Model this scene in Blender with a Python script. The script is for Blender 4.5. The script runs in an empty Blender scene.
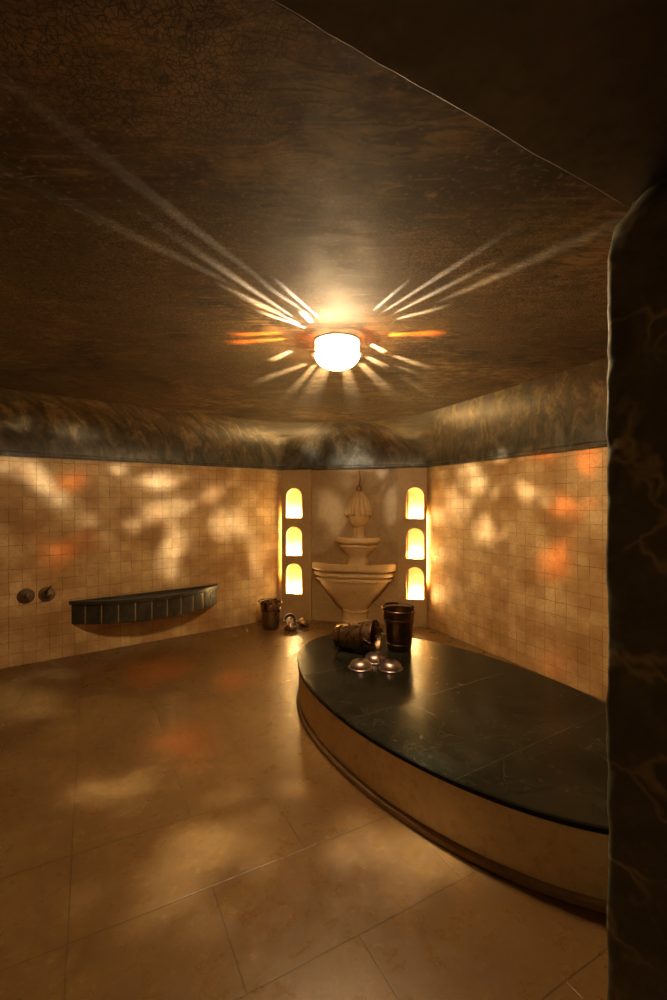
import bpy, bmesh, math, random
from mathutils import Vector, Matrix, noise as mnoise
from mathutils.geometry import tessellate_polygon
random.seed(7)
C = bpy.context.scene.collection
sc = bpy.context.scene
R = math.radians
PI = math.pi

# ------------------------------------------------------------------ helpers
def link_mesh(name, bm, mat, parent=None, smooth=None, mats=None):
    me = bpy.data.meshes.new(name)
    bm.normal_update()
    bm.to_mesh(me); bm.free()
    for m in (mats or [mat]): me.materials.append(m)
    if smooth is not None:
        for p in me.polygons: p.use_smooth = True
        me.set_sharp_from_angle(angle=R(smooth))
    o = bpy.data.objects.new(name, me); C.objects.link(o)
    if parent: o.parent = parent
    return o

def thing(name, label, cat, loc=(0, 0, 0), rot=(0, 0, 0), group=None):
    o = bpy.data.objects.new(name, None); C.objects.link(o)
    o.empty_display_size = .05
    o.location = loc; o.rotation_euler = rot
    o['label'] = label; o['category'] = cat
    if group: o['group'] = group
    return o

def structure(o, label, cat):
    o['kind'] = 'structure'; o['label'] = label; o['category'] = cat
    return o

def dup(root, name, label, loc, rot=(0, 0, 0), group=None):
    r = root.copy(); C.objects.link(r); r.name = name
    r.location = loc; r.rotation_euler = rot; r['label'] = label
    if group: r['group'] = group
    for ch in list(root.children):
        c = ch.copy(); C.objects.link(c); c.parent = r
        for g in ch.children:
            d = g.copy(); C.objects.link(d); d.parent = c
    return r

def add_box(bm, x0, x1, y0, y1, z0, z1):
    v = [bm.verts.new(p) for p in ((x0,y0,z0),(x1,y0,z0),(x1,y1,z0),(x0,y1,z0),(x0,y0,z1),(x1,y0,z1),(x1,y1,z1),(x0,y1,z1))]
    for f in ((0,3,2,1),(4,5,6,7),(0,1,5,4),(1,2,6,5),(2,3,7,6),(3,0,4,7)):
        bm.faces.new([v[i] for i in f])

def add_prism(bm, pts, z0, z1):
    n = len(pts)
    a = [bm.verts.new((p[0], p[1], z0)) for p in pts]
    b = [bm.verts.new((p[0], p[1], z1)) for p in pts]
    bm.faces.new(a[::-1]); bm.faces.new(b)
    for i in range(n):
        j = (i+1) % n
        bm.faces.new((a[i], a[j], b[j], b[i]))

def add_lathe(bm, prof, n=48, a0=0.0, a1=2*PI, rfun=None, M=None):
    full = abs(a1-a0-2*PI) < 1e-6
    cols = n if full else n+1
    rings = []
    for (r, z) in prof:
        if r < 1e-6:
            p = Vector((0, 0, z)); rings.append([bm.verts.new(M @ p if M else p)])
            continue
        ring = []
        for i in range(cols):
            a = a0+(a1-a0)*i/n
            rr = r*(rfun(a, z) if rfun else 1)
            p = Vector((rr*math.cos(a), rr*math.sin(a), z))
            ring.append(bm.verts.new(M @ p if M else p))
        rings.append(ring)
    for k in range(len(rings)-1):
        A, B = rings[k], rings[k+1]
        for i in range(n):
            j = (i+1) % cols if full else i+1
            if len(A) == 1 and len(B) == 1: continue
            if len(A) == 1: bm.faces.new((A[0], B[j], B[i]))
            elif len(B) == 1: bm.faces.new((A[i], A[j], B[0]))
            else: bm.faces.new((A[i], A[j], B[j], B[i]))

def add_tube(bm, pts, r, n=10, closed=False):
    pts = [Vector(p) for p in pts]
    m = len(pts)
    rings = []
    up = Vector((0, 0, 1))
    prev = None
    for i, p in enumerate(pts):
        if closed: t = (pts[(i+1) % m]-pts[i-1]).normalized()
        else: t = (pts[min(i+1, m-1)]-pts[max(i-1, 0)]).normalized()
        if prev is None:
            s = t.cross(up)
            if s.length < .01: s = t.cross(Vector((1, 0, 0)))
        else:
            s = prev - t*prev.dot(t)
        s.normalize(); prev = s
        u = t.cross(s)
        rr = r[i] if isinstance(r, (list, tuple)) else r
        rings.append([bm.verts.new(p + s*rr*math.cos(2*PI*k/n) + u*rr*math.sin(2*PI*k/n)) for k in range(n)])
    for i in range(m if closed else m-1):
        A, B = rings[i], rings[(i+1) % m]
        for k in range(n):
            bm.faces.new((A[k], A[(k+1) % n], B[(k+1) % n], B[k]))
    if not closed:
        bm.faces.new(rings[0][::-1]); bm.faces.new(rings[-1])

def new_bm(): return bmesh.new()

# ------------------------------------------------------------------ materials
class Nodes:
    def __init__(s, name):
        s.m = bpy.data.materials.new(name); s.m.use_nodes = True
        s.nt = s.m.node_tree; s.nt.nodes.clear()
        s.out = s.n('ShaderNodeOutputMaterial')
        s.b = s.n('ShaderNodeBsdfPrincipled')
        s.nt.links.new(s.b.outputs[0], s.out.inputs['Surface'])
    def n(s, t, **kw):
        nd = s.nt.nodes.new(t)
        for k, v in kw.items(): setattr(nd, k, v)
        return nd
    def put(s, sock, v):
        if hasattr(v, 'is_linked') or isinstance(v, bpy.types.NodeSocket): s.nt.links.new(v, sock)
        elif isinstance(v, (tuple, list)) and len(v) == 3 and sock.type == 'RGBA': sock.default_value = (*v, 1)
        else: sock.default_value = v
    def uv(s): return s.n('ShaderNodeUVMap', uv_map='UVMap').outputs[0]
    def obj(s): return s.n('ShaderNodeTexCoord').outputs['Object']
    def mapping(s, v, scale=(1, 1, 1), loc=(0, 0, 0), rot=(0, 0, 0)):
        m = s.n('ShaderNodeMapping'); s.put(m.inputs[0], v)
        m.inputs['Location'].default_value = loc; m.inputs['Rotation'].default_value = rot; m.inputs['Scale'].default_value = scale
        return m.outputs[0]
    def noise(s, v, scale, detail=4, rough=.55, dist=0, color=False):
        t = s.n('ShaderNodeTexNoise'); s.put(t.inputs['Vector'], v)
        t.inputs['Scale'].default_value = scale; t.inputs['Detail'].default_value = detail
        t.inputs['Roughness'].default_value = rough; t.inputs['Distortion'].default_value = dist
        return t.outputs['Color' if color else 'Fac']
    def voro(s, v, scale, feature='F1', rnd=1):
        t = s.n('ShaderNodeTexVoronoi', feature=feature); s.put(t.inputs['Vector'], v)
        t.inputs['Scale'].default_value = scale; t.inputs['Randomness'].default_value = rnd
        return t.outputs['Distance']
    def ramp(s, v, stops):
        r = s.n('ShaderNodeValToRGB'); s.put(r.inputs[0], v)
        e = r.color_ramp.elements
        while len(e) < len(stops): e.new(.5)
        for el, (p, c) in zip(e, stops):
            el.position = p
            el.color = (*c, 1) if isinstance(c, (tuple, list)) else (c, c, c, 1)
        return r.outputs[0]
    def mix(s, f, a, b, mode='MIX'):
        m = s.n('ShaderNodeMix', data_type='RGBA', blend_type=mode)
        s.put(m.inputs[0], f); s.put(m.inputs[6], a); s.put(m.inputs[7], b)
        return m.outputs[2]
    def math(s, op, a, b=0.0, c=0.0):
        m = s.n('ShaderNodeMath', operation=op)
        s.put(m.inputs[0], a); s.put(m.inputs[1], b); s.put(m.inputs[2], c)
        return m.outputs[0]
    def vadd(s, a, b, mul=None):
        m = s.n('ShaderNodeVectorMath', operation='MULTIPLY_ADD')
        s.put(m.inputs[0], b); m.inputs[1].default_value = mul; s.put(m.inputs[2], a)
        return m.outputs[0]
    def jitter(s, v, scale, amp):
        n = s.noise(v, scale, 3, color=True)
        c = s.n('ShaderNodeVectorMath', operation='SUBTRACT'); s.put(c.inputs[0], n); c.inputs[1].default_value = (.5, .5, .5)
        return s.vadd(v, c.outputs[0], (amp, amp, amp))
    def bump(s, h, strength, dist=.01):
        b = s.n('ShaderNodeBump'); b.inputs['Strength'].default_value = strength; b.inputs['Distance'].default_value = dist
        s.put(b.inputs['Height'], h); s.put(s.b.inputs['Normal'], b.outputs[0])
    def base(s, c, rough=.5, metal=0, spec=.5):
        s.put(s.b.inputs['Base Color'], c); s.put(s.b.inputs['Roughness'], rough)
        s.put(s.b.inputs['Metallic'], metal); s.put(s.b.inputs['Specular IOR Level'], spec)
    def emit(s, c, k):
        s.put(s.b.inputs['Emission Color'], c); s.put(s.b.inputs['Emission Strength'], k)

def tile_mat():
    g = Nodes('tumbled stone tiles'); v = g.uv()
    vj = g.jitter(g.jitter(v, 4, .020), 26, .010)
    br = g.n('ShaderNodeTexBrick'); br.offset = 0; br.squash = 1
    g.put(br.inputs['Vector'], vj)
    br.inputs['Color1'].default_value = (0, 0, 0, 1); br.inputs['Color2'].default_value = (1, 1, 1, 1); br.inputs['Mortar'].default_value = (.5, .5, .5, 1)
    br.inputs['Scale'].default_value = 1; br.inputs['Mortar Size'].default_value = .0028; br.inputs['Mortar Smooth'].default_value = .35
    br.inputs['Bias'].default_value = 0; br.inputs['Brick Width'].default_value = .098; br.inputs['Row Height'].default_value = .1035
    per = g.ramp(br.outputs['Color'], [(0, (.58, .38, .175)), (.5, (.645, .445, .215)), (1, (.72, .52, .275))])
    st = g.noise(v, 2.2, 6, .6)
    col = g.mix(g.ramp(st, [(.38, 0), (.62, .85)]), per, (.31, .155, .048))
    gr = g.noise(v, 45, 4, .7)
    col = g.mix(g.ramp(gr, [(.45, 0), (.75, .55)]), col, (.33, .19, .075))
    ms = g.math('MULTIPLY', br.outputs['Fac'], g.ramp(g.noise(v, 7, 3), [(.32, .08), (.68, .85)]))
    col = g.mix(ms, col, (.10, .055, .02))
    g.base(col, g.ramp(gr, [(.3, .42), (.7, .62)]), 0, .35)
    h = g.math('SUBTRACT', g.math('MULTIPLY', gr, .35), g.math('MULTIPLY', br.outputs['Fac'], .9))
    h = g.math('ADD', h, g.math('MULTIPLY', br.outputs['Color'], .3))
    g.bump(h, .45, .004)
    return g.m

def plaster_mat(name, c0, c1, c2, rough=.5):
    g = Nodes(name); v = g.obj()
    a = g.noise(v, 3.5, 6, .62, .4); b = g.noise(v, 22, 5, .7)
    col = g.mix(g.ramp(a, [(.3, 0), (.7, 1)]), c0, c1)
    col = g.mix(g.ramp(b, [(.5, 0), (.8, .6)]), col, c2)
    g.base(col, g.ramp(b, [(.3, rough-.08), (.7, rough+.12)]), 0, .4)
    g.bump(g.math('ADD', a, g.math('MULTIPLY', b, .4)), .25, .006)
    return g.m

def floor_mat():
    g = Nodes('honed limestone slabs'); v = g.uv()
    vj = g.jitter(v, 3, .006)
    br = g.n('ShaderNodeTexBrick'); br.offset = .45; br.offset_frequency = 2
    g.put(br.inputs['Vector'], g.mapping(vj, loc=(.066+.83*8, -1.246+.41*12, 0)))
    br.inputs['Color1'].default_value = (0, 0, 0, 1); br.inputs['Color2'].default_value = (1, 1, 1, 1); br.inputs['Mortar'].default_value = (.5, .5, .5, 1)
    br.inputs['Scale'].default_value = 1; br.inputs['Mortar Size'].default_value = .003; br.inputs['Mortar Smooth'].default_value = .4
    br.inputs['Brick Width'].default_value = .83; br.inputs['Row Height'].default_value = .41
    sx = g.n('ShaderNodeSeparateXYZ'); g.put(sx.inputs[0], vj)
    d = g.math('ABSOLUTE', g.math('ADD', sx.outputs[0], .066))
    seam = g.math('LESS_THAN', d, .0022)
    fac = g.math('MAXIMUM', br.outputs['Fac'], seam)
    fac = g.math('MULTIPLY', fac, g.ramp(g.noise(v, 1.7, 2), [(.32, .45), (.55, 1)]))
    per = g.ramp(br.outputs['Color'], [(0, (.165, .092, .030)), (1, (.215, .126, .044))])
    a = g.noise(v, 1.6, 6, .6, .6); b = g.noise(v, 11, 7, .72, .2); c = g.noise(v, 70, 3, .7)
    col = g.mix(g.ramp(a, [(.36, 0), (.62, .85)]), per, (.105, .054, .017))
    col = g.mix(g.ramp(b, [(.48, 0), (.68, .6)]), col, (.12, .062, .02))
    col = g.mix(g.ramp(b, [(.25, .35), (.42, 0)]), col, (.32, .205, .082))
    m2 = g.noise(v, 34, 5, .72, .5)
    col = g.mix(g.ramp(m2, [(.5, 0), (.72, .55)]), col, (.10, .052, .016))
    col = g.mix(g.ramp(m2, [(.26, .45), (.42, 0)]), col, (.33, .21, .085))
    col = g.mix(g.math('MULTIPLY', fac, .62), col, (.035, .02, .008))
    g.base(col, g.ramp(b, [(.3, .20), (.7, .44)]), 0, .42)
    h = g.math('SUBTRACT', g.math('ADD', g.math('MULTIPLY', b, .5), g.math('MULTIPLY', c, .12)), g.math('MULTIPLY', fac, .8))
    g.bump(h, .3, .005)
    return g.m

def ceiling_mat():
    g = Nodes('burnished brown ceiling plaster'); v = g.obj()
    a = g.noise(v, 1.4, 6, .62, .5); b = g.noise(v, 8, 6, .7, .6)
    col = g.ramp(a, [(.37, (.018, .010, .004)), (.5, (.070, .041, .015)), (.63, (.23, .14, .055))])
    col = g.mix(g.ramp(b, [(.47, 0), (.68, .8)]), col, (.028, .017, .009))
    tw = g.noise(g.mapping(v, scale=(2.2, 9, 1), rot=(0, 0, .25)), 2.4, 6, .7, 1.6)
    col = g.mix(g.ramp(tw, [(.48, 0), (.60, .8)]), col, (.018, .0105, .0045))
    col = g.mix(g.ramp(tw, [(.32, .7), (.44, 0)]), col, (.24, .15, .065))
    vj = g.jitter(v, 9, .05)
    cr = g.voro(vj, 66, 'DISTANCE_TO_EDGE')
    cr2 = g.voro(vj, 30, 'DISTANCE_TO_EDGE')
    crack = g.math('MAXIMUM', g.ramp(cr, [(.0, 1), (.11, 0)]), g.ramp(cr2, [(0, 1), (.05, 0)]))
    zone = g.ramp(g.noise(v, 1.1, 3, .6), [(.42, 0), (.56, 1)])
    ck = g.math('MULTIPLY', crack, zone)
    col = g.mix(g.math('MULTIPLY', zone, .5), col, (.16, .10, .042))
    col = g.mix(g.math('MULTIPLY', ck, .9), col, (.012, .007, .003))
    sp = g.noise(g.mapping(v, scale=(1, 1, 1)), 60, 3, .6)
    col = g.mix(g.ramp(sp, [(.58, 0), (.7, .5)]), col, (.22, .15, .075))
    g.base(col, g.ramp(b, [(.3, .6), (.7, .8)]), 0, .25)
    h = g.math('SUBTRACT', g.math('ADD', b, g.math('MULTIPLY', sp, .25)), g.math('MULTIPLY', ck, .25))
    g.bump(h, .10, .005)
    return g.m

def cove_mat():
    g = Nodes('scuffed grey green cove plaster'); v = g.uv()
    a = g.noise(v, 2.0, 5, .6, .4)
    s = g.noise(g.mapping(v, scale=(3.2, 1.6, 1), rot=(0, 0, .5)), 2.6, 7, .70, .9)
    b = g.noise(v, 16, 5, .7)
    col = g.ramp(s, [(.36, (.022, .020, .014)), (.5, (.060, .053, .036)), (.68, (.14, .122, .085))])
    sy = g.n('ShaderNodeSeparateXYZ'); g.put(sy.inputs[0], v)
    up = g.ramp(g.math('ADD', sy.outputs[1], g.math('MULTIPLY', g.math('SUBTRACT', a, .5), .6)), [(.14, 0), (.48, 1)])
    col = g.mix(g.math('MULTIPLY', up, .92), col, g.ramp(s, [(.36, (.024, .014, .006)), (.5, (.075, .046, .018)), (.64, (.20, .125, .05))]))
    col = g.mix(g.ramp(b, [(.58, 0), (.68, .85)]), col, (.02, .016, .012))
    g.base(col, g.ramp(b, [(.3, .35), (.7, .55)]), 0, .5)
    g.bump(g.math('ADD', s, g.math('MULTIPLY', b, .5)), .16, .006)
    return g.m

def marble_mat(name, dark, mid, vein, rough, scale=3.0, vs=.012, amt=.6):
    g = Nodes(name); v = g.obj()
    a = g.noise(v, scale, 7, .65, 1.2)
    vj = g.jitter(v, scale*1.3, .35)
    e = g.voro(vj, scale*1.1, 'DISTANCE_TO_EDGE')
    vn = g.math('MULTIPLY', g.ramp(e, [(0, 1), (vs*2, 0)]), g.ramp(g.noise(v, scale*1.5, 3), [(.4, 0), (.6, 1)]))
    c = g.noise(v, scale*11, 5, .7)
    col = g.mix(g.ramp(a, [(.35, 0), (.7, 1)]), dark, mid)
    col = g.mix(g.ramp(c, [(.55, 0), (.8, .35)]), col, vein)
    col = g.mix(g.math('MULTIPLY', vn, amt), col, vein)
    g.base(col, g.ramp(c, [(.3, rough), (.7, rough+.12)]), 0, .5)
    g.bump(g.math('ADD', a, g.math('MULTIPLY', c, .5)), .08, .004)
    return g

def metal_mat(name, c0, c1, rough, hammer=0):
    g = Nodes(name); v = g.obj()
    a = g.noise(v, 18, 5, .65)
    g.base(g.mix(g.ramp(a, [(.3, 0), (.7, 1)]), c0, c1), g.ramp(a, [(.3, rough), (.7, rough+.15)]), 1, .5)
    if hammer: g.bump(g.voro(v, hammer, 'F1'), .55, .006)
    return g.m

def glow_mat(name, c, k):
    g = Nodes(name); g.base(c, .4); g.emit(c, k); return g.m

M_tile = tile_mat()
M_floor = floor_mat()
M_ceil = ceiling_mat()
M_cove = cove_mat()
M_plast = plaster_mat('ochre polished plaster', (.29, .175, .07), (.42, .28, .13), (.19, .105, .04), .45)
M_panel = plaster_mat('umber plaster of niche columns', (.36, .225, .09), (.47, .31, .14), (.20, .115, .045), .5)
M_cream = plaster_mat('cream limewash inside niches', (.72, .58, .34), (.80, .67, .42), (.60, .45, .24), .55)
M_stone = plaster_mat('carved sandstone', (.50, .325, .14), (.64, .455, .23), (.32, .19, .075), .42)
M_drum = plaster_mat('worn travertine cladding', (.60, .45, .24), (.74, .59, .36), (.26, .17, .08), .5)
M_passage = plaster_mat('pale corridor plaster', (.40, .30, .19), (.50, .38, .25), (.30, .21, .12), .6)  # unseen walls kept pale to bounce light onto the jamb
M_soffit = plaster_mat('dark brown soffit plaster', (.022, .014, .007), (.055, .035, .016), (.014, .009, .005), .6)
M_plinth = plaster_mat('shaded and stained plinth stone', (.20, .115, .045), (.27, .165, .07), (.10, .058, .025), .5)  # dark tone takes in grazing shade on the plinth besides stain

def bench_top_mat():
    g = marble_mat('near black green marble', (.005, .0052, .0036), (.019, .018, .011), (.06, .052, .035), .16, 2.6, .008, .35)
    g.b.inputs['Specular IOR Level'].default_value = .09
    v = g.uv()
    sx = g.n('ShaderNodeSeparateXYZ'); g.put(sx.inputs[0], v)
    j1 = g.math('LESS_THAN', g.math('ABSOLUTE', g.math('ADD', sx.outputs[0], -.02)), .0018)
    j2 = g.math('LESS_THAN', g.math('ABSOLUTE', g.math('ADD', sx.outputs[0], .62)), .0018)
    j3 = g.math('LESS_THAN', g.math('ABSOLUTE', g.math('ADD', sx.outputs[0], -.66)), .0018)
    j = g.math('MAXIMUM', j1, g.math('MAXIMUM', j2, j3))
    old = g.b.inputs['Base Color'].links[0].from_socket
    g.put(g.b.inputs['Base Color'], g.mix(g.math('MULTIPLY', j, .28), old, (.10, .085, .05)))
    return g.m
M_btop = bench_top_mat()
M_jamb = marble_mat('dark green marble of door jamb', (.030, .036, .026), (.10, .108, .072), (.27, .22, .14), .55, 4.2, .03, .85).m
M_trough = marble_mat('dark slate marble', (.022, .020, .016), (.055, .050, .038), (.18, .16, .12), .3, 6, .012, .5).m
M_joint = plaster_mat('pale tile joint', (.26, .20, .12), (.32, .25, .15), (.18, .13, .08), .6)
M_bronze = metal_mat('aged bronze', (.13, .075, .042), (.24, .145, .085), .27)
M_hammer = metal_mat('hammered aged copper', (.24, .16, .095), (.46, .32, .20), .22, 62)
M_tin = metal_mat('tinned copper', (.26, .20, .25), (.42, .33, .23), .33)
M_brass = metal_mat('dull nickel', (.16, .115, .075), (.26, .19, .13), .4)
M_copper = metal_mat('dark copper pipe', (.22, .09, .04), (.35, .16, .08), .4)
M_iron = metal_mat('blackened iron', (.06, .045, .035), (.10, .075, .055), .4)
WARM = (1.0, .56, .16)
M_shade = glow_mat('lit frosted lamp glass', (1.0, .67, .34), 108.0)
M_under = glow_mat('dimmer glass under the lamp', (1.0, .68, .35), 6.0)
M_collar = glow_mat('lit collar glass', (1.0, .70, .36), 2.4)
M_puck = glow_mat('glowing niche lamp glass', (1.0, .66, .26), 62.0)
M_strip = glow_mat('glowing strip light', (1.0, .60, .17), 48.0)
M_bulb = glow_mat('bare bulb glass', (1.0, .85, .6), 3.0)
def pane_mat(name, c, k):
    g = Nodes(name)
    t = g.n('ShaderNodeBsdfTransparent'); t.inputs[0].default_value = (c[0]*k, c[1]*k, c[2]*k, 1)
    g.nt.links.new(t.outputs[0], g.out.inputs['Surface'])
    return g.m
# lamp panes, clear and orange; smoky steps added to soften and dim cast patches
LEVELS = [1.0, .62, .36, .20, .10, .05]
PANES = [pane_mat('graded clear pane', (1, 1, 1), k) for k in LEVELS] + [pane_mat('graded orange pane', (1, .26, .03), k) for k in LEVELS]

# ------------------------------------------------------------------ plan of the room
HW, HC = 1.83, 2.28                     # top of tiled walls, ceiling
A0 = Vector((-2.81, 3.795)); L1 = Vector((-.672, 5.45)); R1 = Vector((1.083, 5.05)); R2 = Vector((1.95, 3.12))
ld = (L1-A0).normalized(); rd = (R2-R1).normalized()
LF = A0-ld*2.0                          # far end of the left wall
RF = R1+rd*3.75
PA = Vector((-.5075, .8616)); PB = Vector((.8616, .5075)); PC = Vector((.67, 1.05))   # passage axis, entrance wall axis, its corner

def wall_slab(name, p, q, z0, z1, th, mat, label, uvoff=0.0):
    """slab whose room face runs from p to q (room on the right of p->q)"""
    d = (q-p); L = d.length; d = d/L; n = Vector((d.y, -d.x))
    bm = new_bm(); uvl = bm.loops.layers.uv.new('UVMap')
    add_prism(bm, [p, q, q-n*th, p-n*th], z0, z1)
    for f in bm.faces:
        for l in f.loops:
            c = Vector((l.vert.co.x, l.vert.co.y))-p
            l[uvl].uv = (c.dot(d)+uvoff+c.dot(n)*.7, l.vert.co.z)
    bmesh.ops.recalc_face_normals(bm, faces=bm.faces)
    return structure(link_mesh(name, bm, mat), label, 'wall')

wall_slab('wall_left', LF, L1+ld*.22, 0, HW, .12, M_tile, 'long left wall of small tumbled stone tiles above the floor')
wall_slab('wall_right', R1-rd*.22, RF, 0, HW, .12, M_tile, 'right wall of small tumbled stone tiles behind the dark bench', .3)
e2 = (R1-L1).normalized(); n2 = Vector((e2.y, -e2.x))        # back wall axis and its inward normal
def bk(u, n): return L1+e2*u+n2*n
# rear shell behind the niche columns, and the plaster wall behind the fountain
bm = new_bm(); add_prism(bm, [bk(-.35, -.26), bk(2.15, -.26), bk(2.15, -.38), bk(-.35, -.38)], 0, 2.4)
bmesh.ops.recalc_face_normals(bm, faces=bm.faces)
structure(link_mesh('wall_back_shell', bm, M_panel), 'plain masonry behind the two niche columns', 'wall')
bm = new_bm(); add_prism(bm, [bk(.3, -.03), bk(1.56, -.03), bk(1.56, -.08), bk(.3, -.08)], 0, HW)
bmesh.ops.recalc_face_normals(bm, faces=bm.faces)
structure(link_mesh('wall_back', bm, M_plast), 'smooth mottled plaster wall behind the fountain', 'wall')

# far left return wall and entrance wall (outside the picture, close the room)
E0 = PC-PB*1.5
E1 = PC-PB*4.6
wall_slab('wall_far_left', E1, LF, 0, 2.4, .12, M_tile, 'tiled return wall at the left end of the room')
bm = new_bm(); add_prism(bm, [E0, E1, E1-PA*.3, E0-PA*.3], 0, 2.4); bmesh.ops.recalc_face_normals(bm, faces=bm.faces)
structure(link_mesh('wall_front', bm, M_passage), 'entrance wall left of the doorway', 'wall')
bm = new_bm(); add_prism(bm, [E0-PA*.3, E0-PA*.3-PB*.3, E0-PA*1.7-PB*.3, E0-PA*1.7], 0, 2.4); bmesh.ops.recalc_face_normals(bm, faces=bm.faces)
structure(link_mesh('wall_passage_left', bm, M_passage), 'left side wall of the entrance passage', 'wall')
bm = new_bm(); add_prism(bm, [E0-PA*1.6-PB*.2, PC-PA*1.6+PB*.6, PC-PA*1.75+PB*.6, E0-PA*1.75-PB*.2], 0, 2.4); bmesh.ops.recalc_face_normals(bm, faces=bm.faces)
structure(link_mesh('wall_passage_rear', bm, M_passage), 'rear wall of the entrance passage', 'wall')
# lintel block whose underside is the dark soffit
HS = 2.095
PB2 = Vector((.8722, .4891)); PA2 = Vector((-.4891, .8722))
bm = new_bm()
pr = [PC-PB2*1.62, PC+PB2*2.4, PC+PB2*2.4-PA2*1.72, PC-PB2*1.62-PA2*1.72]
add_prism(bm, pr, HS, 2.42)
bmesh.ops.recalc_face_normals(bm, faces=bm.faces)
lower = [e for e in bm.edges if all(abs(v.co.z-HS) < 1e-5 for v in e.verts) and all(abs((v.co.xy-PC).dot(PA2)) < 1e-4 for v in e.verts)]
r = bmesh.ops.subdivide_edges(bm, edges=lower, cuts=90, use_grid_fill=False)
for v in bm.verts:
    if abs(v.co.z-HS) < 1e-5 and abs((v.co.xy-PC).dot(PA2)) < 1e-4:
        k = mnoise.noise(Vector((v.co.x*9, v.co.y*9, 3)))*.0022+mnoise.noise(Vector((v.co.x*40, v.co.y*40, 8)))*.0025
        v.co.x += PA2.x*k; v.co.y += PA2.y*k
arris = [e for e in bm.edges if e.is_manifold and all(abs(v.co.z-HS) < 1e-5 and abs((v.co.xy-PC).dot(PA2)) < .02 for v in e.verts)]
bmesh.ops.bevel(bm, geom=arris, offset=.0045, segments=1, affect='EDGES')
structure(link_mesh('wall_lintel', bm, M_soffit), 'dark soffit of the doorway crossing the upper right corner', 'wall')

# jamb: marble clad pier with a chipped arris, its top cut back under the soffit
def jamb_mesh():
    bm = new_bm()
    T = .067
    path = [(2.3, 0), (1.2, 0), (.6, 0), (.3, 0), (.12, 0), (.05, 0), (0, 0), (-.02, 0), (-.045, .0), (-.056, .001), (-.063, .004), (-.066, .009), (-.067, .016), (-.067, .024), (-.067, .034)]
    w = .046
    while w < .2: path.append((-.067, w)); w += .012
    path += [(-.067, .3), (-.067, .6), (-.067, 1.0), (-.067, 1.62), (.6, 1.62), (2.3, 1.62)]
    zs = [0.0]
    while zs[-1] < HS-.012: zs.append(zs[-1]+.0125)
    zs.append(HS)
    rows = []
    for z in zs:
        row = []
        cut = max(0., min(1., (z-2.02)/.07))
        for (b, w) in path:
            near = math.exp(-(w/.05)**2) if b < .03 and w < .3 else 0
            d = mnoise.noise(Vector((z*7, w*20, b*20)))*.008*near + mnoise.noise(Vector((z*26, w*30, 5)))*.005*near
            chip = max(0, mnoise.noise(Vector((z*5, 2.7, 1)))-.08)*.045*near
            bb = b + d + chip
            if b < 0 and w < 1.5: bb = bb + cut*.052*(abs(b)/.067)
            ww = w + (mnoise.noise(Vector((z*18, 9, b*9)))*.004 + chip*.6)*near
            face = mnoise.noise(Vector((z*6, w*9, 2.)))*.004 if (b <= -.066 and w > .02) else 0
            p = PC+PB*(bb+face)-PA*ww
            row.append(bm.verts.new((p.x, p.y, z)))
        rows.append(row)
    n = len(path)
    for k in range(len(rows)-1):
        for i in range(n):
            j = (i+1) % n
            bm.faces.new((rows[k][i], rows[k][j], rows[k+1][j], rows[k+1][i]))
    bm.faces.new(rows[0][::-1]); bm.faces.new(rows[-1])
    bmesh.ops.recalc_face_normals(bm, faces=bm.faces)
    return bm
structure(link_mesh('wall_doorway', jamb_mesh(), M_jamb, smooth=50), 'dark green veined marble door jamb along the right edge', 'wall')

# floor
bm = new_bm(); uvl = bm.loops.layers.uv.new('UVMap')
add_prism(bm, [(-6, -2.2), (4.2, -2.2), (4.2, 6.2), (-6, 6.2)], -.1, 0)
for f in bm.faces:
    for l in f.loops:
        c = l.vert.co.xy
        l[uvl].uv = (c.dot(Vector((.88, .475))), c.dot(Vector((-.475, .88))))
structure(link_mesh('floor', bm, M_floor), 'large worn limestone floor slabs with dark joints', 'floor')
# ceiling
bm = new_bm(); add_prism(bm, [(-6, -2.2), (4.2, -2.2), (4.2, 6.2), (-6, 6.2)], HC, 2.42)
structure(link_mesh('ceiling', bm, M_ceil), 'burnished dark brown crackled plaster ceiling around the lamp', 'ceiling')

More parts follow.
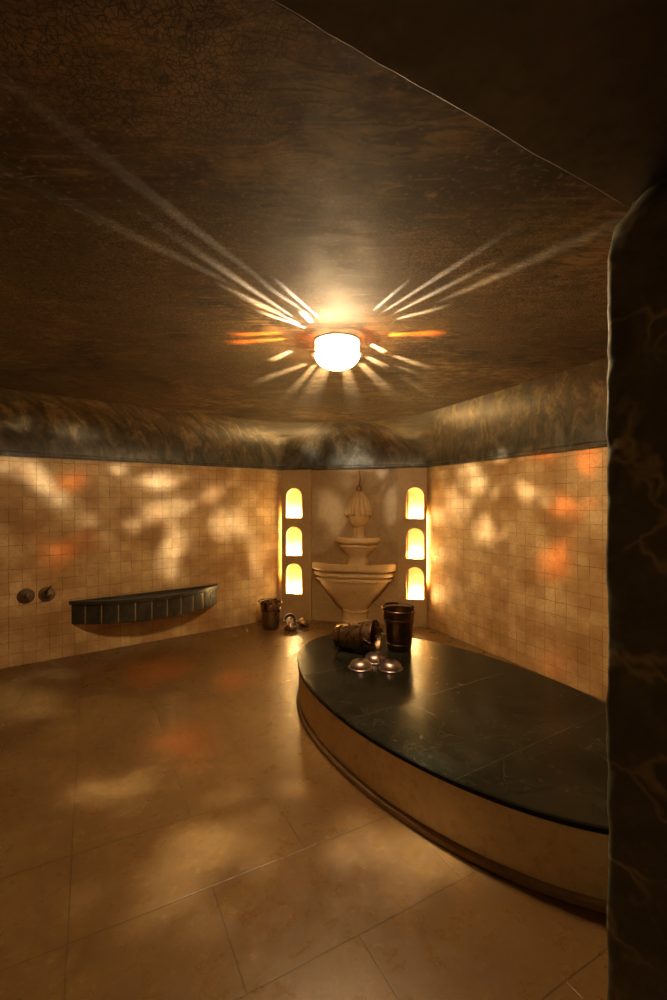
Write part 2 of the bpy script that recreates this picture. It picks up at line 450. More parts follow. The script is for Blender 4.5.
# cove cornice swept along left, back and right walls
def cove_mesh():
    bm = new_bm(); uvl = bm.loops.layers.uv.new('UVMap')
    # rounded plan: the two corners at the back are softened
    pl = [LF, L1, R1, RF]
    prof = [(0, 1.80), (.028, 1.80), (.030, 1.818), (.021, 1.822), (.021, 1.836), (.036, 1.840), (.036, 1.858)]
    for i in range(13):
        t = R(78)*i/12
        prof.append((.036+.40*(1-math.cos(t))/(1-math.cos(R(78))), 1.858+(HC+.002-1.858)*math.sin(t)/math.sin(R(78))))
    prof += [(-.10, HC+.002), (-.10, 1.80)]
    def off(d):
        # offset line of each wall, then mitre; finely sampled with blended corners
        ln = []
        for a, b in zip(pl[:-1], pl[1:]):
            dd = (b-a).normalized(); nn = Vector((dd.y, -dd.x)); ln.append((a+nn*d, dd))
        pts = [ln[0][0]]
        for (p, u), (q, w) in zip(ln[:-1], ln[1:]):
            den = u.x*w.y-u.y*w.x
            t = ((q-p).x*w.y-(q-p).y*w.x)/den
            pts.append(p+u*t)
        pts.append(ln[-1][0]+ln[-1][1]*(pl[-1]-pl[-2]).length)
        out = []
        r = .05+max(0, d)*.9
        for i, p in enumerate(pts):
            if i in (0, len(pts)-1): out.append(p); continue
            a = (pts[i-1]-p).normalized(); b = (pts[i+1]-p).normalized()
            for k in range(9):
                s = k/8
                out.append((p+a*r)*(1-s)**2+p*2*s*(1-s)+(p+b*r)*s*s)
        return out
    offs = [off(d) for d, z in prof]
    rows = [[bm.verts.new((p.x, p.y, z)) for p in o] for o, (d, z) in zip(offs, prof)]
    acc = [0]
    for (d0, z0), (d1, z1) in zip(prof[:-1], prof[1:]): acc.append(acc[-1]+math.hypot(d1-d0, z1-z0))
    m = len(rows[0])
    le = [0]
    for i in range(m-1): le.append(le[-1]+(offs[0][i+1]-offs[0][i]).length)
    n = len(prof)
    for k in range(n):
        k2 = (k+1) % n
        for i in range(m-1):
            f = bm.faces.new((rows[k][i], rows[k][i+1], rows[k2][i+1], rows[k2][i]))
            for l, (kk, ii) in zip(f.loops, ((k, i), (k, i+1), (k2 if k2 else k, i+1), (k2 if k2 else k, i))):
                l[uvl].uv = (le[ii], acc[kk])
    bm.faces.new([r_[0] for r_ in rows]); bm.faces.new([r_[-1] for r_ in rows][::-1])
    bmesh.ops.recalc_face_normals(bm, faces=bm.faces)
    return bm
structure(link_mesh('trim_1', cove_mesh(), M_cove, smooth=35), 'scuffed grey green cove with a thin moulding between walls and ceiling', 'cornice')

# ------------------------------------------------------------------ niche columns
NICHE_W = .098
NICHE_Z = [(.31, .362), (.768, .345), (1.222, .352)]
def niche_column(name, u0, u1, uc, label):
    """plaster column with three arched recesses; local x along the wall, y into the wall"""
    w0, w1 = u0-uc, u1-uc
    bm = new_bm()
    def arch(z, h):
        hw = NICHE_W; pts = [(-hw, z), (hw, z)]
        zc = z+h-hw*.95
        for i in range(17):
            a = PI*i/16
            pts.append((hw*math.cos(a), zc+hw*.95*math.sin(a)))
        return pts
    loops = [[(w0, 0), (w1, 0), (w1, HW), (w0, HW)]]+[arch(*nz) for nz in NICHE_Z]
    flat = [p for L in loops for p in L]
    vs = [bm.verts.new((x, 0, z)) for x, z in flat]
    tri = tessellate_polygon([[Vector((x, z, 0)) for x, z in L] for L in loops])
    for t in tri:
        try: bm.faces.new([vs[i] for i in t])
        except ValueError: pass
    o = 0
    for li, L in enumerate(loops):
        D = .03 if li == 0 else .085
        fr = vs[o:o+len(L)]; o += len(L)
        bkv = [bm.verts.new((v.co.x, D, v.co.z)) for v in fr]
        for i in range(len(L)):
            j = (i+1) % len(L)
            f = bm.faces.new((fr[i], fr[j], bkv[j], bkv[i])); f.material_index = 1 if li else 0
        if li: bm.faces.new(bkv).material_index = 1
    bmesh.ops.recalc_face_normals(bm, faces=bm.faces)
    ob = link_mesh(name, bm, M_panel, mats=[M_panel, M_cream])
    p = bk(uc, 0)
    ob.location = (p.x, p.y, 0)
    ob.rotation_euler = (0, 0, math.atan2(e2.y, e2.x))
    structure(ob, label, 'niche column')
    return ob
UL, UR = .2025, 1.634
colL = niche_column('trim_2', .045, .4145, UL, 'plaster column with three lit arched niches left of the fountain')
colR = niche_column('trim_3', 1.443, e2.dot(R1-L1)-.035, UR, 'plaster column with three lit arched niches right of the fountain')
for col, x in ((colL, -.115), (colR, .108)):
    bm = new_bm(); add_tube(bm, [(x, .055, .50), (x, .055, 1.28)], .007, 8)
    s = link_mesh('strip_light', bm, M_strip, col); s['label'] = 'warm glowing strip light tucked behind the column edge'

def niche_lamp_mesh():
    bm = new_bm()
    add_lathe(bm, [(0, .004), (.034, .004), (.036, .012), (.034, .026), (.028, .034), (0, .036)], 28)
    return bm
first = None
for side, uc, word in (('left', UL, 'left'), ('right', UR, 'right')):
    for (z, h), lev in zip(NICHE_Z, ('lowest', 'middle', 'topmost')):
        p = bk(uc, -.046)
        lab = 'glowing lamp in the %s arched niche of the column %s of the fountain' % (lev, word)
        if first is None:
            first = thing('niche_lamp', lab, 'lamp', (p.x, p.y, z), group='lamps in the arched niches')
            bm = new_bm(); add_lathe(bm, [(0, 0), (.037, 0), (.037, .004), (.032, .007), (0, .007)], 28)
            link_mesh('lamp_base', bm, M_brass, first, 40)
            link_mesh('glass_cap', niche_lamp_mesh(), M_puck, first, 40)
        else:
            dup(first, 'niche_lamp', lab, (p.x, p.y, z), group='lamps in the arched niches')

# ------------------------------------------------------------------ wall fountain
bang = math.atan2(e2.y, e2.x)
fp = bk(.965, -.03)
F = thing('wall_fountain', 'carved sandstone wall fountain with two tiered basins and fluted urn', 'fountain', (fp.x, fp.y, 0), (0, 0, bang))
def half(prof, x, name, n=48, rfun=None, sm=35, flat=1.0):
    bm = new_bm(); add_lathe(bm, prof, n, PI, 2*PI, rfun)
    # close the flat back against the wall
    bmesh.ops.remove_doubles(bm, verts=bm.verts, dist=1e-5)
    ed = [e for e in bm.edges if e.is_boundary]
    if ed:
        try: bmesh.ops.triangle_fill(bm, edges=ed, use_beauty=True)
        except Exception: pass
    for v in bm.verts: v.co.y *= flat
    bmesh.ops.translate(bm, verts=bm.verts, vec=(x, 0, 0))
    bmesh.ops.recalc_face_normals(bm, faces=bm.faces)
    return link_mesh(name, bm, M_stone, F, sm)
half([(0, .165), (.155, .165), (.19, .195), (.30, .33), (.385, .44), (.405, .485), (.408, .494), (.440, .498), (.450, .506), (.450, .524), (.440, .532), (.405, .536), (.405, .553), (.466, .557), (.476, .566), (.476, .588), (.466, .597), (.425, .601), (.425, .619), (.486, .623), (.497, .631), (.500, .640), (.500, .688), (.494, .702), (.478, .709), (.45, .707), (.43, .69), (.34, .63), (.15, .59), (0, .585)], -.042, 'basin', flat=.5)
half([(0, 0), (.165, 0), (.168, .03), (.155, .045), (.148, .06), (.146, .11), (.150, .135), (.162, .145), (.162, .158), (.152, .166), (0, .166)], -.02, 'pedestal', flat=.8)
half([(0, .58), (.16, .58), (.15, .64), (.125, .69), (.112, .745), (.118, .780), (.128, .792), (.155, .82), (.192, .86), (.196, .868), (.196, .880), (.220, .883), (.228, .890), (.228, .906), (.220, .912), (.195, .915), (.195, .930), (.246, .934), (.256, .942), (.258, .95), (.258, .985), (.250, .997), (.228, 1.0), (.20, .985), (.10, .955), (0, .95)], .012, 'upper_basin', flat=.62)
half([(0, .95), (.085, .95), (.085, .995), (.066, 1.01), (.060, 1.03), (.058, 1.10), (.064, 1.125), (0, 1.125)], .022, 'neck', 32)
half([(0, 1.125), (.064, 1.125), (.080, 1.135), (.100, 1.16), (.113, 1.20), (.118, 1.24), (.118, 1.30), (0, 1.30)], .022, 'cup', 40)
def flute(a, z):
    k = abs(math.sin(a*9))
    return 1+.085*(k**.6)-.05
# fluted lid with a scalloped lower lip
def lid():
    bm = new_bm()
    prof = [(.150, 1.252), (.158, 1.262), (.160, 1.29), (.157, 1.33), (.149, 1.37), (.136, 1.41), (.117, 1.447), (.092, 1.482), (.064, 1.510), (.038, 1.531), (.022, 1.541)]
    n = 144; rows = []
    for i, (r, z) in enumerate(prof):
        row = []
        for k in range(n+1):
            a = PI+PI*k/n
            fl = abs(math.sin((a-PI)*7))**.5
            rr = r*(.84+.17*fl)
            zz = z+(.020*(1-fl) if i < 2 else 0)
            row.append(bm.verts.new((.022+rr*math.cos(a), rr*math.sin(a), zz)))
        rows.append(row)
    for A, B in zip(rows[:-1], rows[1:]):
        for k in range(n): bm.faces.new((A[k], A[k+1], B[k+1], B[k]))
    t = bm.verts.new((.022, 0, 1.543)); b = bm.verts.new((.022, 0, 1.28))
    for k in range(n):
        bm.faces.new((rows[-1][k], rows[-1][k+1], t)); bm.faces.new((rows[0][k+1], rows[0][k], b))
    bmesh.ops.recalc_face_normals(bm, faces=bm.faces)
    link_mesh('fluted_lid', bm, M_stone, F, 50)
lid()
bm = new_bm()
add_tube(bm, [(.026+.030*math.cos(2*PI*i/24), -.018, 1.570+.030*math.sin(2*PI*i/24)) for i in range(24)], .0085, 8, True)
link_mesh('ring', bm, M_copper, F, 60)
bm = new_bm()
add_tube(bm, [(.024, -.016, 1.597), (.030, -.018, 1.63), (.040, -.018, 1.67), (.040, -.016, 1.72), (.030, -.014, 1.76), (.026, -.012, 1.80)], .009, 8)
link_mesh('pipe', bm, M_copper, F, 60)

# ------------------------------------------------------------------ oval marble bench
BC = Vector((.659, 2.687)); BA, BB = 1.316, .710; bd = Vector((.5263, -.8503))
Bn = thing('oval_bench', 'large oval bench with near black marble top and travertine sides', 'bench', (BC.x, BC.y, 0), (0, 0, math.atan2(bd.y, bd.x)))
def oval(prof, name, mat, n=160, sm=40, uv=False):
    bm = new_bm()
    rows = []
    for (d, z) in prof:
        if d is None: rows.append([bm.verts.new((0, 0, z))]); continue
        rows.append([bm.verts.new(((BA+d)*math.cos(2*PI*i/n), (BB+d)*math.sin(2*PI*i/n), z)) for i in range(n)])
    for A, B in zip(rows[:-1], rows[1:]):
        for i in range(n):
            j = (i+1) % n
            if len(A) == 1: bm.faces.new((A[0], B[j], B[i]))
            elif len(B) == 1: bm.faces.new((A[i], A[j], B[0]))
            else: bm.faces.new((A[i], A[j], B[j], B[i]))
    bmesh.ops.recalc_face_normals(bm, faces=bm.faces)
    if uv:
        ul = bm.loops.layers.uv.new('UVMap')
        for f in bm.faces:
            for l in f.loops: l[ul].uv = (l.vert.co.x, l.vert.co.y)
    return link_mesh(name, bm, mat, Bn, sm)
oval([(None, 0), (.004, 0), (.008, .005), (.006, .024), (-.004, .032), (None, .032)], 'plinth', M_plinth)
oval([(None, .031), (-.014, .031), (-.012, .036), (-.010, .263), (None, .263)], 'side_cladding', M_drum)
oval([(None, .2625), (-.005, .2625), (0, .267), (.001, .276), (0, .285), (-.006, .290), (-.012, .290), (-.06, .290), (-.30, .290), (None, .290)], 'marble_top', M_btop, uv=True)

# ------------------------------------------------------------------ wall trough on the left wall
ta = Vector((-2.412, 4.103)); tb = Vector((-1.274, 4.984)); tm = (ta+tb)/2; half_c = (tb-ta).length/2
Tr = thing('wall_trough', 'dark half moon trough with tiled front on left wall', 'basin', (tm.x, tm.y, 0), (0, 0, math.atan2(ld.y, ld.x)))
sag = .305; rad = (half_c**2+sag**2)/(2*sag); tha = math.asin(half_c/rad)
def arcpts(inset, n=44):
    r = rad-inset; cyy = rad-sag
    hx = half_c-inset*1.2
    th = math.asin(min(1, hx/r))
    return [(r*math.sin(-th+2*th*i/n), cyy-r*math.cos(-th+2*th*i/n)) for i in range(n+1)]
ZT, ZB = .505, .292
bm = new_bm()     # tiled front: 11 upright tiles set in a curved apron, grooves between
outer = []
nt_ = 11; per = 8
for k in range(nt_):
    for i in range(per):
        s0 = k/nt_+(i+.0)/(per-1)/nt_*.93+.035/nt_
        th = -tha+2*tha*s0
        b = .0 if 0 < i < per-1 else .004
        outer.append((th, b))
rows = []
for z, d in ((ZB, .006), (ZB+.006, 0), (ZT-.042, 0), (ZT-.036, .006)):
    row = []
    for th, b in outer:
        r = rad-.012-d-b
        row.append((r*math.sin(th), rad-sag-r*math.cos(th), z))
    rows.append(row)
V = []
for row in rows:
    rv = []
    for i, p in enumerate(row): rv.append(bm.verts.new(p))
    V.append(rv)
m = len(outer)
inner = []
for z in (ZB, ZT-.036):
    inner.append([bm.verts.new(((rad-.045)*math.sin(th*.985), min(0, rad-sag-(rad-.045)*math.cos(th*.985)), z)) for th, b in outer])
for a, b in zip(V[:-1], V[1:]):
    for i in range(m-1):
        bm.faces.new((a[i], a[i+1], b[i+1], b[i])).material_index = 1 if i % per == per-1 else 0
for i in range(m-1):
    bm.faces.new((V[0][i+1], V[0][i], inner[0][i], inner[0][i+1]))
    bm.faces.new((V[-1][i], V[-1][i+1], inner[1][i+1], inner[1][i]))
    bm.faces.new((inner[0][i+1], inner[0][i], inner[1][i], inner[1][i+1]))
bmesh.ops.recalc_face_normals(bm, faces=bm.faces)
link_mesh('tiled_front', bm, M_trough, Tr, 30, mats=[M_trough, M_joint])
bm = new_bm()     # stone rim with a sunken tray
o_ = arcpts(0); i_ = arcpts(.035)
i_ = [(x, min(y, -.02)) for x, y in i_]
zo = ZT
vo0 = [bm.verts.new((x, y, ZT-.034)) for x, y in o_]; vo1 = [bm.verts.new((x, y, ZT-.004)) for x, y in o_]
vo2 = [bm.verts.new((x*.997, y+.004 if y < -.01 else y, ZT)) for x, y in o_]
vi1 = [bm.verts.new((x, y, ZT)) for x, y in i_]; vi0 = [bm.verts.new((x, y, ZT-.028)) for x, y in i_]
for a, b in ((vo0, vo1), (vo1, vo2), (vo2, vi1), (vi1, vi0)):
    for i in range(len(a)-1): bm.faces.new((a[i], a[i+1], b[i+1], b[i]))
bm.faces.new(vi0)
bm.faces.new((vo2[0], vi1[0], vi1[-1], vo2[-1])); bm.faces.new((vi1[0], vi0[0], vi0[-1], vi1[-1]))
bm.faces.new(vo0[::-1]); bm.faces.new((vo0[0], vo1[0], vo2[0], vo2[-1], vo1[-1], vo0[-1]))
bmesh.ops.recalc_face_normals(bm, faces=bm.faces)
link_mesh('rim', bm, M_trough, Tr, 30)
bm = new_bm(); pts = arcpts(.03); add_prism(bm, pts, ZB+.012, ZB+.03); bmesh.ops.recalc_face_normals(bm, faces=bm.faces)
link_mesh('underside', bm, M_plinth, Tr, 30)

# ------------------------------------------------------------------ shower valves
def valve(name, label, x, y, z, lever):
    t = thing(name, label, 'valve', (x, y, z), (0, 0, math.atan2(ld.y, ld.x)), 'wall valves beside the trough')
    Mx = Matrix.Rotation(R(90), 4, 'X')     # local z of the lathe -> -y (into the room)
    bm = new_bm(); add_lathe(bm, [(0, 0), (.066, 0), (.066, .005), (.062, .009), (.044, .010), (.040, .014), (.028, .016), (0, .016)], 36, M=Mx)
    link_mesh('rosette', bm, M_brass, t, 35)
    bm = new_bm(); add_lathe(bm, [(0, .02), (.019, .02), (.017, .05), (0, .05)], 20, M=Mx); link_mesh('spindle', bm, M_brass, t, 35)
    bm = new_bm()
    add_lathe(bm, [(0, .048), (.016, .048), (.018, .054), (.018, .064), (.013, .070), (0, .072)], 24, M=Mx)
    for k in range(5):
        a = 2*PI*k/5+.3
        add_tube(bm, [(.018*math.cos(a), -.064, .018*math.sin(a)), (.036*math.cos(a), -.064, .036*math.sin(a))], [.008, .0065], 8)
    link_mesh('knob', bm, M_brass, t, 45)
    if lever:
        bm = new_bm()
        add_tube(bm, [(.0, -.058, .02), (.004, -.064, .045), (.010, -.074, .066), (.022, -.080, .076), (.034, -.080, .074)], [.008, .008, .009, .010, .008], 10)
        l = link_mesh('lever', bm, M_tin, t, 60); l['label'] = 'bright curved lever'
    return t
valve('wall_valve', 'round metal valve on tiled left wall, the one at the far left', -2.668, 3.905, .593, False)
valve('wall_valve', 'round metal valve with raised bright lever nearest the dark trough', -2.546, 3.999, .591, True)

# ------------------------------------------------------------------ buckets
BR0, BR1, BH = .088, .118, .30
def brad(z): return BR0+(BR1-BR0)*z/BH
def make_bucket(label, loc, rot, mat, bail, sx=1.0):
    t = thing('bucket', label, 'bucket', loc, rot, 'metal hammam buckets')
    bm = new_bm()
    add_lathe(bm, [(0, .006), (BR0-.004, .006), (BR0, 0), (BR0+.002, .004), (brad(.1), .1), (brad(.2), .2), (BR1, BH), (BR1-.004, BH), (brad(.2)-.004, .2), (BR0-.004, .012), (0, .012)], 56)
    link_mesh('body', bm, mat, t, 40)
    bm = new_bm()
    pts = [((BR1+.001)*math.cos(2*PI*i/56), (BR1+.001)*math.sin(2*PI*i/56), BH) for i in range(56)]
    add_tube(bm, pts, .0052, 8, True); link_mesh('rim', bm, M_bronze, t, 60)
    for z in (.045, .225):
        bm = new_bm()
        add_lathe(bm, [(brad(z-.011)+.0005, z-.011), (brad(z-.011)+.0032, z-.009), (brad(z+.009)+.0032, z+.009), (brad(z+.011)+.0005, z+.011)], 56)
        link_mesh('hoop', bm, M_bronze, t, 40)
    for s in (-1, 1):
        bm = new_bm()
        x = s*(brad(.27)+.004)
        add_box(bm, min(x-.004, x+.004), max(x-.004, x+.004), -.016, .016, .235, BH+.022)
        bmesh.ops.bevel(bm, geom=bm.edges[:], offset=.003, segments=2, affect='EDGES')
        link_mesh('ear', bm, M_iron, t, 40)
    bm = new_bm()
    rb = BR1+.012
    pts = []
    for i in range(29):
        a = PI*i/28
        u, w = rb*math.cos(a), rb*1.02*math.sin(a)
        pts.append((u, w*math.sin(bail), BH+.008+w*math.cos(bail)))
    add_tube(bm, pts, .0045, 8)
    h = link_mesh('handle', bm, M_iron, t, 60)
    bm = new_bm(); add_tube(bm, pts[10:19], .009, 10); link_mesh('grip', bm, M_iron, h, 60)
    return t
ZBN = .2905
make_bucket('dark bronze bucket standing upright on the oval bench', (.498, 3.42, ZBN), (0, 0, R(20)), M_bronze, R(84))
# lying bucket: side line on the marble, mouth to the right and a little to the camera
slope = math.atan2(BR1-BR0, BH)
axis_h = Vector((math.cos(R(-24)), math.sin(R(-24)), 0))
ax = (axis_h*math.cos(slope)+Vector((0, 0, math.sin(slope)))).normalized()
yv = Vector((0, 0, 1)).cross(ax).normalized(); xv = yv.cross(ax).normalized()
Mx = Matrix((xv, yv, ax)).transposed() @ Matrix.Rotation(R(98), 3, 'Z')
lying = make_bucket('hammered copper bucket tipped on its side on the oval bench', (0, 0, 0), Mx.to_euler(), M_hammer, R(150))
lp = Vector((.035, 3.44, ZBN+BR0*math.cos(slope)+.0065))
lying.location = lp
make_bucket('metal bucket standing on the floor in the corner below the niches', (-.70, 5.02, .0005), (0, 0, R(70)), M_hammer, R(86)).scale = (1, 1, .97)

# ------------------------------------------------------------------ bowls
def make_bowl(name, label, loc, rot, group):
    t = thing(name, label, 'bowl', loc, rot, group)
    bm = new_bm()   # turned upside down: rim at z=0
    add_lathe(bm, [(.0785, 0), (.082, .003), (.080, .006), (.075, .008), (.074, .014), (.070, .027), (.060, .041), (.044, .051), (.024, .0565), (0, .057)], 48)
    add_lathe(bm, [(.0785, 0), (.072, .004), (.067, .025), (.057, .038), (.040, .048), (0, .053)], 48)
    bmesh.ops.remove_doubles(bm, verts=bm.verts, dist=1e-5)
    bmesh.ops.recalc_face_normals(bm, faces=bm.faces)
    link_mesh('shell', bm, M_tin, t, 40)
    bm = new_bm(); add_lathe(bm, [(.018, .0555), (.017, .060), (.011, .063), (0, .064)], 28)
    link_mesh('boss', bm, M_bronze, t, 40)
    return t
G = 'inverted bowls on the bench'
b0 = make_bowl('hammam_bowl', 'upside-down tinned bowl on the bench, front left of the three', (.183, 3.035, ZBN), (0, 0, 0), G)
dup(b0, 'hammam_bowl', 'upside-down tinned bowl on the bench, front right of the three', (.383, 3.015, ZBN), (0, 0, .7), G)
dup(b0, 'hammam_bowl', 'upside-down tinned bowl behind the other two, at the bucket mouth', (.292, 3.17, ZBN), (0, 0, 1.4), G)
# small bowls on the floor beside the corner bucket
G2 = 'small bowls on the floor by the corner bucket'
t = thing('washing_bowl', 'small dark patterned bowl upright on the floor beside the corner bucket', 'bowl', (-.463, 4.93, .0), (0, 0, 0), G2)
bm = new_bm()
add_lathe(bm, [(0, .003), (.040, .003), (.042, 0), (.048, .006), (.062, .030), (.067, .062), (.0655, .065), (.063, .062), (.058, .032), (.044, .010), (0, .008)], 44)
link_mesh('shell', bm, M_hammer, t, 40)
bm = new_bm(); add_tube(bm, [(.0665*math.cos(2*PI*i/44), .0665*math.sin(2*PI*i/44), .0645) for i in range(44)], .003, 6, True)
link_mesh('rim', bm, M_tin, t, 60)
dup(t, 'washing_bowl', 'small bowl tipped up on its edge behind the patterned bowl', (-.495, 5.09, .068), (R(62), R(-25), R(20)), G2)
dup(t, 'washing_bowl', 'small rounded bowl lying tilted right of the tipped bowl', (-.325, 5.115, .0795), (R(150), R(12), R(-25)), G2)

# ------------------------------------------------------------------ pierced ceiling lamp
PATCHES = [(0,149.544,-11.785,-0.053,-0.055,0.01,-0.015), (1,147.088,-22.676,-0.049,0.005,-0.006,-0.026), (1,145.643,-12.131,-0.04,-0.002,-0.0,-0.021),
 (0,130.256,-11.725,-0.059,0.001,-0.0,-0.017), (0,129.85,-17.586,-0.075,0.037,-0.013,-0.024), (0,118.542,-14.001,-0.047,0.019,-0.011,-0.027),
 (0,114.365,-19.523,-0.054,0.021,-0.015,-0.035), (0,126.73,-24.141,-0.03,0.047,-0.032,-0.019), (0,137.858,-9.703,-0.031,0.0,-0.0,-0.01),
 (0,153.714,-8.347,-0.016,-0.0,-0.0,-0.016), (0,108.452,-25.499,-0.022,0.002,-0.0,-0.071), (0,152.903,-2.529,-0.037,-0.001,0.001,-0.014),
 (0,144.899,-3.172,-0.058,-0.001,0.001,-0.016), (0,54.369,-14.551,-0.047,-0.03,0.025,-0.029), (0,47.117,-9.986,-0.048,0.002,-0.005,-0.016),
 (0,61.312,-17.93,-0.052,-0.012,0.0,-0.052), (0,52.33,-24.312,-0.042,-0.007,0.0,-0.041), (0,40.621,-18.328,-0.056,-0.023,0.009,-0.019),
 (1,30.157,-22.221,-0.044,-0.001,0.0,-0.026), (1,35.23,-11.562,-0.036,-0.005,0.0,-0.015), (1,25.221,-14.848,-0.03,-0.002,-0.0,-0.037),
 (1,32.145,-31.391,-0.045,0.001,0.0,-0.042), (1,33.416,-45.14,-0.032,0.004,-0.0,-0.023), (0,85.998,-4.998,-0.075,-0.003,-0.0,-0.066),
 (-0.5,90.993,-17.919,-0.043,-0.003,0.0,-0.075), (-0.5,76.697,-17.282,-0.02,0.0,-0.0,-0.06), (0,95.424,-2.952,-0.032,-0.001,-0.0,-0.033),
 (0,-129.411,-68.087,-0.009,-0.112,0.053,0.007), (0,-61.174,-71.819,0.075,0.065,-0.056,0.049), (1,167.964,-67.977,-0.05,-0.035,0.061,-0.046),
 (1,138.111,-48.068,-0.075,-0.018,0.033,-0.056), (0,-166.498,-63.661,-0.005,-0.064,0.034,-0.009), (1,127.089,-57.761,-0.059,-0.009,0.028,-0.063),
 (0,161.037,-43.77,-0.041,-0.025,0.056,-0.058)]
STREAKS = [(0,-106.21,12.65,-110.11,6.34,0.47), (0,-112.21,9.4,-115.12,6.46,0.47), (0,-123.06,10.37,-120.32,5.13,0.75), (0,-120.32,5.13,-118.69,3.85,0.66),
 (0,-125.73,9.45,-126.97,6.16,0.72), (0,-127.75,13.34,-128.14,7.01,1.05), (0,-130.78,15.85,-133.3,8.75,1.46), (0,-123.89,4.84,-125.3,3.56,0.5),
 (0,-114.19,5.31,-115.03,3.75,0.35), (0,-115.03,3.75,-115.03,3.25,0.5), (0,-125.3,3.56,-125.53,2.85,0.78), (0,149.73,13.68,140.86,8.43,2.92),
 (0,115.95,9.6,125.35,4.4,2.38), (0,-116.27,14.39,-113.08,10.38,2.18), (0,-67.72,9.4,-67.59,6.33,0.46), (0,-61.15,9.37,-60.92,4.57,0.52),
 (0,-54.11,9.16,-54.8,4.81,0.78), (0,-46.24,9.93,-42.26,7.22,1.11), (0,-47.63,5.79,-49.46,3.74,1.14), (0,-49.46,3.74,-50.38,3.22,1.05),
 (0,35.01,10.01,38.45,6.04,2.16), (0,48.83,6.97,48.1,5.57,1.08), (0,56.44,4.97,57.65,2.82,1.6), (0,16.16,20.33,32.17,13.03,4.47),
 (0,99.62,8.7,99.28,2.07,3.78), (0,82.75,8.75,84.01,2.08,2.74), (0,68.88,9.95,69.08,3.39,2.77), (0,108.2,9.64,107.49,3.27,1.94),
 (0,55.26,13.22,54.8,7.92,2.98), (1,-157.9,13.17,-170.17,7.85,2.79), (1,-173.07,14.35,177.57,7.25,2.95), (1,-18.6,14.44,-12.79,7.84,3.86)]

LC = Vector((.02, 2.45, HC-.075)); LR = .12; LD = .078
def shade_r(el):
    if el >= 0: return LR/math.cos(el)
    c, s = math.cos(el)/LR, math.sin(el)/LD
    return 1/math.sqrt(c*c+s*s)
patch = []
for col, az, el, ax_, ay, bx, by in PATCHES:
    a, e = R(az), R(el)
    c = Vector((math.cos(e)*math.cos(a), math.cos(e)*math.sin(a), math.sin(e)))
    t1 = Vector((-math.sin(a), math.cos(a), 0)); t2 = c.cross(t1)
    det = ax_*by-ay*bx
    if abs(det) < 1e-7: continue
    patch.append((col, c, t1, t2, ax_, ay, bx, by, det))
def level_index(q): return min(range(len(LEVELS)), key=lambda i: abs(LEVELS[i]-q))
def opening(az, el):
    """None closed, else the index of the pane glass"""
    deg_a, deg_e = math.degrees(az), math.degrees(el)
    best, hue = 0., 0
    if deg_e > 1.5:
        for col, a0, e0, a1, e1, h in STREAKS:
            lo, hi = min(e0, e1), max(e0, e1)
            if lo <= deg_e <= hi:
                s = (deg_e-e0)/(e1-e0) if abs(e1-e0) > 1e-6 else 0
                d = a1-a0; d = (d+180) % 360-180
                c = a0+d*s
                q = abs((deg_a-c+180) % 360-180)/h
                if q < 1.15:
                    k = (1 if q < .65 else .5)*(.55 if hi < 6.4 else 1)
                    if k > best: best, hue = k, col
    s = Vector((math.cos(el)*math.cos(az), math.cos(el)*math.sin(az), math.sin(el)))
    for col, c, t1, t2, ax_, ay, bx, by, det in patch:
        k = s.dot(c)
        if k < .7: continue
        x, y = s.dot(t1)/k, s.dot(t2)/k
        p, q = (x*by-y*bx)/det, (ax_*y-ay*x)/det
        r = math.sqrt(p*p+q*q)
        if r > 2.6: continue
        r *= 1+.75*mnoise.noise(s*15)+.55*mnoise.noise(s*34+Vector((3, 1, 7)))
        f = max(0., 1-r/1.75)
        f = f*f*(3-2*f)*(.42 if el < R(-40) else .64)*(.5 if col == 1 else (.42 if col < 0 else 1))
        if f > best: best, hue = f, col == 1
    if best < .035: return None
    return level_index(best)+(len(LEVELS) if hue else 0)
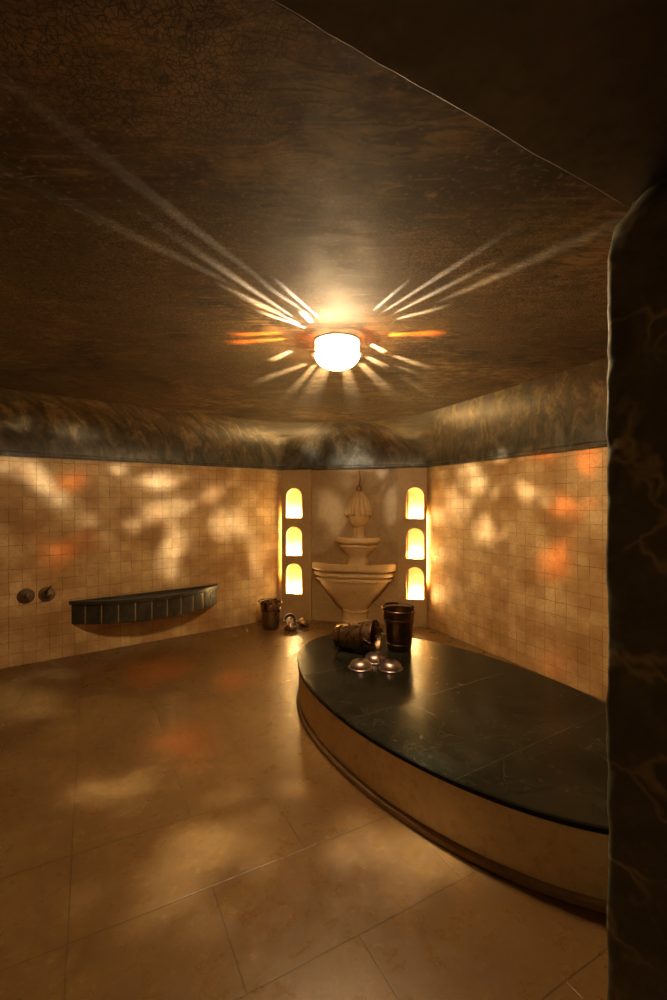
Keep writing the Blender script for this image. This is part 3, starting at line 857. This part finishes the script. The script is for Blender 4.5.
def shade_mesh():
    bm = new_bm()
    topel = math.atan(.0735/LR)
    bands = []
    e = -PI/2+R(1)
    lows = []
    while e < -R(.01): lows.append(e); e += R(1)
    bands.append((lows+[0.0], 360))
    ups = [0.0]; e = 0.0
    while e < R(15): e += R(.5); ups.append(e)
    while e < topel-R(2): e += R(1.5); ups.append(e)
    ups.append(topel); bands.append((ups, 720))
    for k_up, (els, n) in enumerate(bands):
        rows = []
        for e in els:
            r = shade_r(e)
            rows.append([bm.verts.new((r*math.cos(e)*math.cos(2*PI*i/n), r*math.cos(e)*math.sin(2*PI*i/n), r*math.sin(e))) for i in range(n)])
        for k in range(len(els)-1):
            em = (els[k]+els[k+1])/2
            for i in range(n):
                o = opening(2*PI*(i+.5)/n, em)
                j = (i+1) % n
                f = bm.faces.new((rows[k][i], rows[k][j], rows[k+1][j], rows[k+1][i]))
                f.material_index = (1 if k_up else (2 if em < R(-38) else 0)) if o is None else 3+o
        if els[0] < -1:
            b = bm.verts.new((0, 0, -LD))
            for i in range(n): bm.faces.new((rows[0][(i+1) % n], rows[0][i], b)).material_index = 2
    loose = [v for v in bm.verts if not v.link_faces]
    bmesh.ops.delete(bm, geom=loose, context='VERTS')
    return bm
lamp = thing('ceiling_lamp', 'blazing pierced glass bowl lamp on the ceiling', 'lamp', LC)
sh = link_mesh('glass_shade', shade_mesh(), M_shade, lamp, 60, mats=[M_shade, M_collar, M_under]+PANES)
bm = new_bm(); add_lathe(bm, [(LR+.0005, -.003), (.137, -.003), (.139, -.0015), (.137, 0), (LR+.0005, 0), (LR+.0005, -.003)], 96)  # rim widened into a brim to shield the ceiling from bowl glow
link_mesh('rim_band', bm, M_iron, lamp, 60)
bm = new_bm(); add_lathe(bm, [(LR-.004, .0745), (LR+.004, .0745), (LR+.006, .0700), (LR-.002, .0700), (LR-.004, .0745)], 72)
link_mesh('ceiling_ring', bm, M_brass, lamp, 40)
bm = new_bm(); add_lathe(bm, [(0, .0745), (.02, .0745), (.02, .03), (.012, .02), (0, .02)], 20)
link_mesh('lamp_holder', bm, M_brass, lamp, 40)

L = bpy.data.lights.new('lamp_bulb', 'POINT'); L.energy = 190; L.color = (1, .86, .62); L.shadow_soft_size = .0024
Lo = bpy.data.objects.new('lamp_bulb', L); C.objects.link(Lo); Lo.parent = lamp

# ------------------------------------------------------------------ world, camera, view
w = bpy.data.worlds.new('World'); sc.world = w; w.use_nodes = True
w.node_tree.nodes['Background'].inputs[0].default_value = (.004, .0025, .001, 1)
w.node_tree.nodes['Background'].inputs[1].default_value = 1
cam = bpy.data.cameras.new('Camera'); co = bpy.data.objects.new('Camera', cam); C.objects.link(co)
co.location = (0, 0, 1.4); co.rotation_euler = (R(90), 0, 0)
cam.sensor_fit = 'VERTICAL'; cam.sensor_height = 36; cam.lens = 36*450/1000
cam.shift_y = .003; cam.clip_start = .02
sc.camera = co
vs = sc.view_settings
vs.view_transform = 'Standard'; vs.look = 'None'; vs.exposure = 2.4; vs.gamma = 1; vs.use_curve_mapping = False
sc.cycles.use_denoising = True
sc.cycles.max_bounces = 8; sc.cycles.transparent_max_bounces = 8
sc.cycles.sample_clamp_indirect = 4
